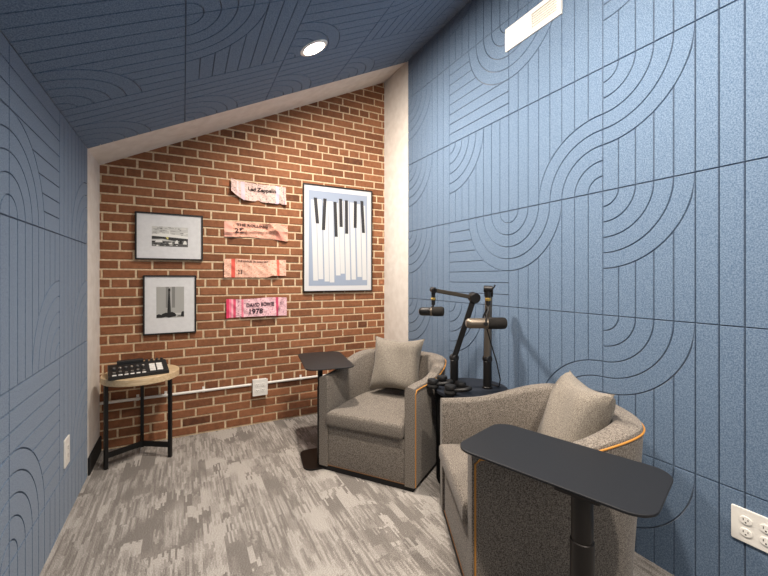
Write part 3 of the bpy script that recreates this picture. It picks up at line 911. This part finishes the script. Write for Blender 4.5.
def microphone(label, c, axis, hang, r=.028, L=.185, shade=GUN):
    """c centre, axis points to the windscreen end, hang = point the yoke meets the rod"""
    c = Vector(c); ax = Vector(axis).normalized(); o = c
    t = thing('microphone', label, 'microphone', c, group='broadcast microphones')
    M = axis_matrix((0, 0, 0), ax)
    b = lathe(bmesh.new(), [(0, -L / 2), (r * .62, -L / 2), (r * .86, -L / 2 + .006), (r * .95, -L / 2 + .018), (r * .95, -.004), (r * .8, -.002), (r * .8, .002)], M); obj('body', b, shade, t, True)
    b = lathe(bmesh.new(), [(r * .6, -L / 2 - .001), (r * .5, -L / 2 - .003), (0, -L / 2 - .003)], M); obj('rear_cap', b, SILVER, t, True)
    b = lathe(bmesh.new(), [(r * .9, -.006), (r * 1.03, -.005), (r * 1.03, .005), (r * .9, .006)], M); obj('ring', b, GUN, t, True)
    b = lathe(bmesh.new(), [(r * .85, .006), (r * 1.05, .010), (r * 1.08, L * .40), (r * 1.0, L * .47), (r * .8, L / 2), (0, L / 2)], M); obj('windscreen', b, FOAM, t, True)
    h = Vector(hang) - o
    side = ax.cross(Vector((0, 0, 1))).normalized()
    b = bmesh.new()
    for s in (-1, 1):
        p = side * s * (r + .006) - ax * .012
        tube(b, [h, h * .75 + side * s * r * .5, h * .4 + p * .8, p], .0042, 8)
        cyl(b, p - side * s * .006, p + side * s * .004, .010, 14)
    obj('yoke', b, BLACK, t, True)
    return t
# arm with the boom out to the left
A1b, A1e, A1t = (1.472, 1.855, TZ), (1.560, 1.775, 1.115), (1.312, 1.850, 1.162)
mic_arm('black jointed microphone arm, boom stretched out towards the brick wall', A1b, A1e, A1t, .088, BLACK)
microphone('black studio microphone hanging beside the white alcove edge', (1.296, 1.845, 1.036), (.70, -.71, .03), (1.312, 1.850, 1.076), r=.0265, L=.145, shade=BLACK)
# arm with the boom towards the camera
A2b, A2e, A2t = (1.632, 1.738, TZ), (1.650, 1.745, 1.150), (1.362, 1.445, 1.178)
mic_arm('bronze grey microphone arm on the round table, boom pointing at the camera', A2b, A2e, A2t, .082, GUN)
microphone('larger studio microphone with dark foam end over the armchair back', (1.345, 1.440, 1.006), (.888, -.46, .0), (1.362, 1.445, 1.098), r=.0275, L=.200)
b = tube(bmesh.new(), [(1.372, 1.475, 1.05), (1.44, 1.54, .97), (1.54, 1.61, .86), (1.63, 1.66, .74), (1.69, 1.69, .62), (1.71, 1.72, TZ + .004), (1.70, 1.79, TZ + .004)], .0035, 8)
tag(obj('microphone_cable', b, RUBBER, None, True), 'thin black cable dropping behind the bronze grey microphone arm', 'cable')

def headphones(label, loc, rotz):
    t = thing('headphones', label, 'headphones', loc, (0, 0, rotz), 'black headphones')
    pts = []
    for k in range(17):
        a = PI * k / 16; pts.append((.050 * math.cos(a), .02 + .062 * math.sin(a), .030 + .012 * math.sin(a)))
    b = tube(bmesh.new(), pts, [.009 + .003 * math.sin(PI * k / 16) for k in range(17)], 10); obj('headband', b, BLACK_PL, t, True)
    for s in (-1, 1):
        M = Matrix.Translation((s * .050, -.01, 0)) @ Matrix.Diagonal((.82, .82, 1.1, 1))
        b = lathe(bmesh.new(), [(0, .026), (.026, .026), (.039, .030), (.042, .040), (.036, .050), (.02, .052), (0, .052)], M); obj('ear_cup', b, BLACK_PL, t, True)
        b = lathe(bmesh.new(), [(0, .003), (.024, .001), (.040, .004), (.045, .014), (.040, .024), (.024, .027), (0, .026)], M); obj('ear_cushion', b, RUBBER, t, True)
    return t
headphones('black headphones lying on the round table nearer the brick side chair', (1.388, 1.898, TZ), math.radians(200))
headphones('black headphones lying on the round table below the microphone arm', (1.402, 1.742, TZ), math.radians(196))

# ------------------------------------------------------------------ world, camera, colour management
w = bpy.data.worlds.new('World'); SC.world = w; w.use_nodes = True
bg = w.node_tree.nodes['Background']; bg.inputs['Color'].default_value = (1.0, .97, .93, 1); bg.inputs['Strength'].default_value = .38
cam = bpy.data.cameras.new('Camera'); co = bpy.data.objects.new('Camera', cam); COL.objects.link(co)
co.location = (0, 0, 1.2308); co.rotation_euler = (PI / 2, 0, -0.4872)
cam.sensor_width = 36; cam.lens = 378.18 / 768 * 36; cam.shift_y = -9.46 / 768; cam.clip_start = .02
SC.camera = co
SC.view_settings.view_transform = 'Standard'; SC.view_settings.look = 'None'
SC.view_settings.exposure = 0.30; SC.view_settings.gamma = 1.0; SC.view_settings.use_curve_mapping = False
